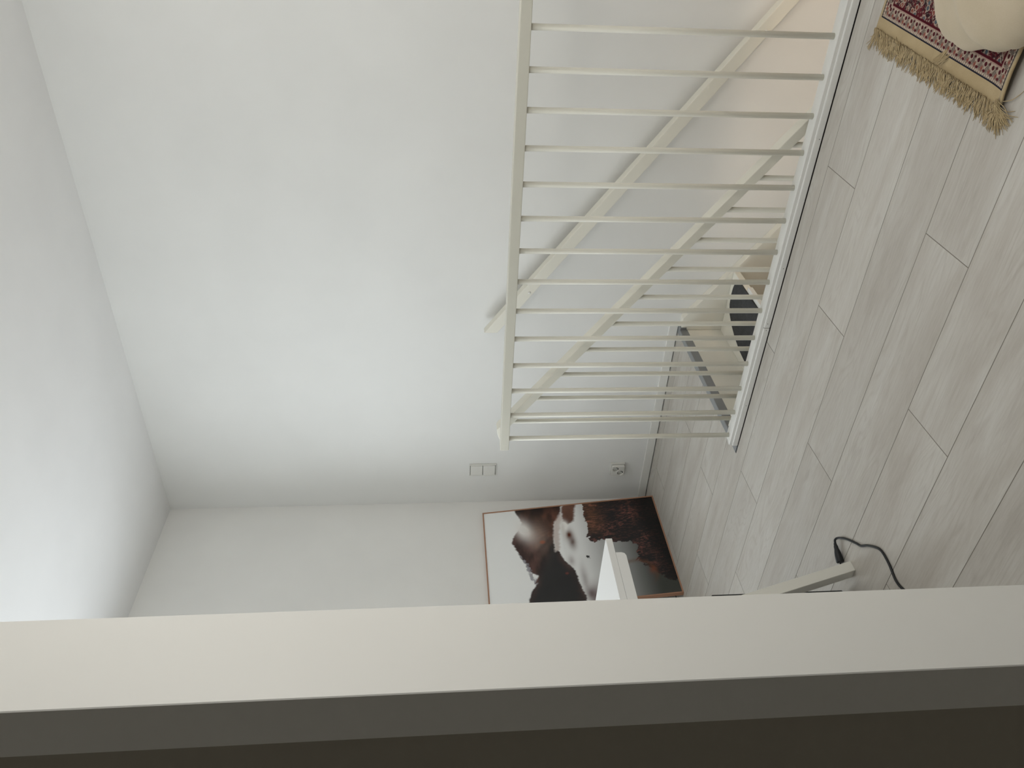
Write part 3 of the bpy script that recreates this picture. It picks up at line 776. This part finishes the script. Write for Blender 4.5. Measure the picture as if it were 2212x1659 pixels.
def strip(name, u0, u1, l0, l1, m, dz=0.0, wob=0.0, n=60, vert=False, th=0.004, flat=False):
    bm = bmesh.new(); prev = None; rs = random.Random(5)
    cnt = n
    for i in range(cnt+1):
        t = i/cnt
        if vert: u_a, l_a, u_b, l_b = u0, l0+(l1-l0)*t, u1, l0+(l1-l0)*t
        else: u_a, l_a, u_b, l_b = u0+(u1-u0)*t, l0, u0+(u1-u0)*t, l1
        w_ = wob*math.sin(i*0.9)*0.5 + wob*(rs.random()-0.5)
        if vert: u_b += w_*0.3
        else: l_a += w_
        pts4 = []
        for (u_, l_) in ((u_a, l_a), ((u_a+u_b)/2, (l_a+l_b)/2), (u_b, l_b)):
            q = A0 + wv*u_ + lv*l_; zt = float(lift(np.array(u_), np.array(l_))) - 0.0012 + dz
            pts4.append((q.x, q.y, zt))
        top = [bm.verts.new(p) for p in pts4]; bot = [bm.verts.new((p[0], p[1], max(0.0002, p[2]-th))) for p in pts4]
        cur = top+bot[::-1]
        if prev:
            for k_ in range(6): bm.faces.new((prev[k_], prev[(k_+1) % 6], cur[(k_+1) % 6], cur[k_]))
        else: bm.faces.new(cur[::-1])
        prev = cur
    bm.faces.new(prev); bmesh.ops.recalc_face_normals(bm, faces=bm.faces)
    return from_bm(name, bm, m, rug, smooth=not flat)
strip('woven_end_band', -0.0125, W+0.006, -0.034, 0.0005, M_FRINGE, 0.0, 0.0012, 80, flat=True)
strip('selvage', -0.0125, 0.0006, 0.0008, RL, M_FRINGE, 0.0, 0.001, 80, True)
strip('selvage', W-0.0006, W+0.013, -0.022, RL, M_FRINGE, 0.001, 0.001, 80, True)
# rug body below the pile
bm = bmesh.new(); prev = None
for i in range(41):
    u_ = W*i/40
    cur = []
    for l_ in (0.0, RL):
        q = A0+wv*u_+lv*l_; zt = float(lift(np.array(u_), np.array(l_)))-0.0008
        cur += [bm.verts.new((q.x, q.y, zt)), bm.verts.new((q.x, q.y, max(0.0002, zt-0.005)))]
    cur = [cur[0], cur[1], cur[3], cur[2]]
    if prev:
        for k_ in range(4): bm.faces.new((prev[k_], prev[(k_+1) % 4], cur[(k_+1) % 4], cur[k_]))
    else: bm.faces.new(cur)
    prev = cur
bm.faces.new(prev[::-1]); bmesh.ops.recalc_face_normals(bm, faces=bm.faces)
from_bm('backing', bm, M_FRINGE, rug)
# fringe: several hundred loose tan threads, one object
rs = random.Random(12); bm = bmesh.new()
def strand(u0, l0, ang, ln, curl, z0, r=0.00095, n=4):
    pts_ = []; u_, l_, a_ = u0, l0, ang; N_s = 7
    for i in range(N_s+1):
        q = A0+wv*u_+lv*l_; zz = z0*(1-i/N_s)**1.3 + 0.0012 + 0.002*math.sin(i*1.3+u0*90)*rs.random()
        pts_.append((q.x, q.y, max(0.0011, zz)))
        u_ += math.sin(a_)*ln/N_s; l_ -= math.cos(a_)*ln/N_s; a_ += curl/N_s + (rs.random()-0.5)*0.35
    add_tube(bm, pts_, [r]*N_s+[r*0.5], n, False)
for i in range(560):
    u0 = -0.010 + (W+0.018)*i/560
    tuft = math.sin(u0*60)*0.16 + math.sin(u0*23+1)*0.18
    strand(u0, -0.031+rs.random()*0.004, tuft+rs.gauss(0, 0.22)-0.10, 0.036+rs.random()*0.022, rs.gauss(0, 0.6), 0.004+rs.random()*0.006)
for i in range(46):                          # tuft folded back over the border in the middle
    strand(0.300+0.034*rs.random(), -0.024+rs.random()*0.01, math.pi-0.55+rs.gauss(0, 0.16), 0.046+rs.random()*0.012, rs.gauss(-0.2, 0.3), 0.011)
for i in range(30):                          # small knot near the left end
    strand(0.105+0.02*rs.random(), -0.034, -1.2+rs.gauss(0, 0.5), 0.035, rs.gauss(0.8, 0.6), 0.010)
for i in range(60):                          # loose bunch at the right corner
    strand(W-0.004+0.012*rs.random(), -0.028+rs.random()*0.012, rs.gauss(0.25, 0.45), 0.048+rs.random()*0.022, rs.gauss(0.3, 0.7), 0.014)
for i in range(8):
    strand(-0.011+0.002*rs.random(), -0.032, -0.30+rs.gauss(0, 0.05), 0.058, -0.05, 0.002)
fr = from_bm('fringe', bm, M_FRINGE, rug, smooth=True, kind='stuff')

# ------------------------------------------------------------------ beige linen floor pouf on the rug
PC = Vector((-0.062, 1.668, 0.0)); R0 = 0.272
def pouf():
    nA, nV = 160, 60; P = np.zeros((nV+1, nA, 3))
    ths = np.linspace(0, 2*np.pi, nA, endpoint=False)
    for j in range(nV+1):
        t = j/nV
        if t < 0.12:   r, z = 0.88+0.10*math.sin(t/0.12*math.pi/2), 0.0+0.030*t/0.12
        else:
            q = (t-0.12)/0.88; a = q*math.pi*0.5
            r = 0.98*math.cos(a)**0.85 if q < 0.999 else 0.0; z = 0.030+0.105*math.sin(a)
        for i, th in enumerate(ths):
            pleat = (0.5+0.5*math.sin(th*34+2.2*math.sin(th*5)+0.8*math.sin(th*11)))
            amp = 0.016*math.exp(-((z-0.02)/0.045)**2)*(0.6+0.4*math.sin(th*3+1))
            big = 0.018*math.sin(th*5+1.3)*math.sin(t*math.pi)*0.6 + 0.010*math.sin(th*9+4*t)*math.sin(t*math.pi)
            corner = 0.018*math.exp(-((math.atan2(math.sin(th-2.93), math.cos(th-2.93)))/0.30)**2)*math.exp(-(z/0.07)**2)
            rr = (R0*r - amp*pleat + big*r + corner) if r > 0 else 0
            rr -= 0.024*math.exp(-((math.atan2(math.sin(th-2.42), math.cos(th-2.42)))/0.36)**2)*(1 if r > 0 else 0)*min(1, r*1.5)
            fold = (0.5+0.5*math.sin(th*30+1.2*math.sin(th*4)+3*t))**2*math.exp(-((z-0.062)/0.026)**2)*0.0045*(0.6+0.4*math.sin(th*3.0+1))
            long_ = 0.006*(0.5+0.5*math.cos(th*7+2.0*math.sin(2.3*t)))**6*math.sin(min(1, t*1.1)*math.pi)
            zz = z*(1+0.05*math.sin(th*2+0.5)) + 0.004*math.sin(th*5+5*t)*math.sin(t*math.pi) + fold + long_
            P[j, i] = (PC.x+rr*math.cos(th), PC.y+rr*math.sin(th), 0.0068+zz)
    verts = [tuple(p) for p in P.reshape(-1, 3)]; faces = []
    for j in range(nV):
        for i in range(nA):
            k = (i+1) % nA; faces.append((j*nA+i, j*nA+k, (j+1)*nA+k, (j+1)*nA+i))
    faces.append(tuple(range(nA))[::-1])
    me = bpy.data.meshes.new('floor_pouf'); me.from_pydata(verts, [], faces)
    bm = bmesh.new(); bm.from_mesh(me); bmesh.ops.remove_doubles(bm, verts=bm.verts, dist=1e-5); bmesh.ops.recalc_face_normals(bm, faces=bm.faces); bm.to_mesh(me); bm.free()
    return me
pf = finish('floor_pouf', pouf(), M_LINEN, None, smooth=True)
tag(pf, 'beige linen floor pouf with gathered edge resting on the fringed rug', 'pouf')
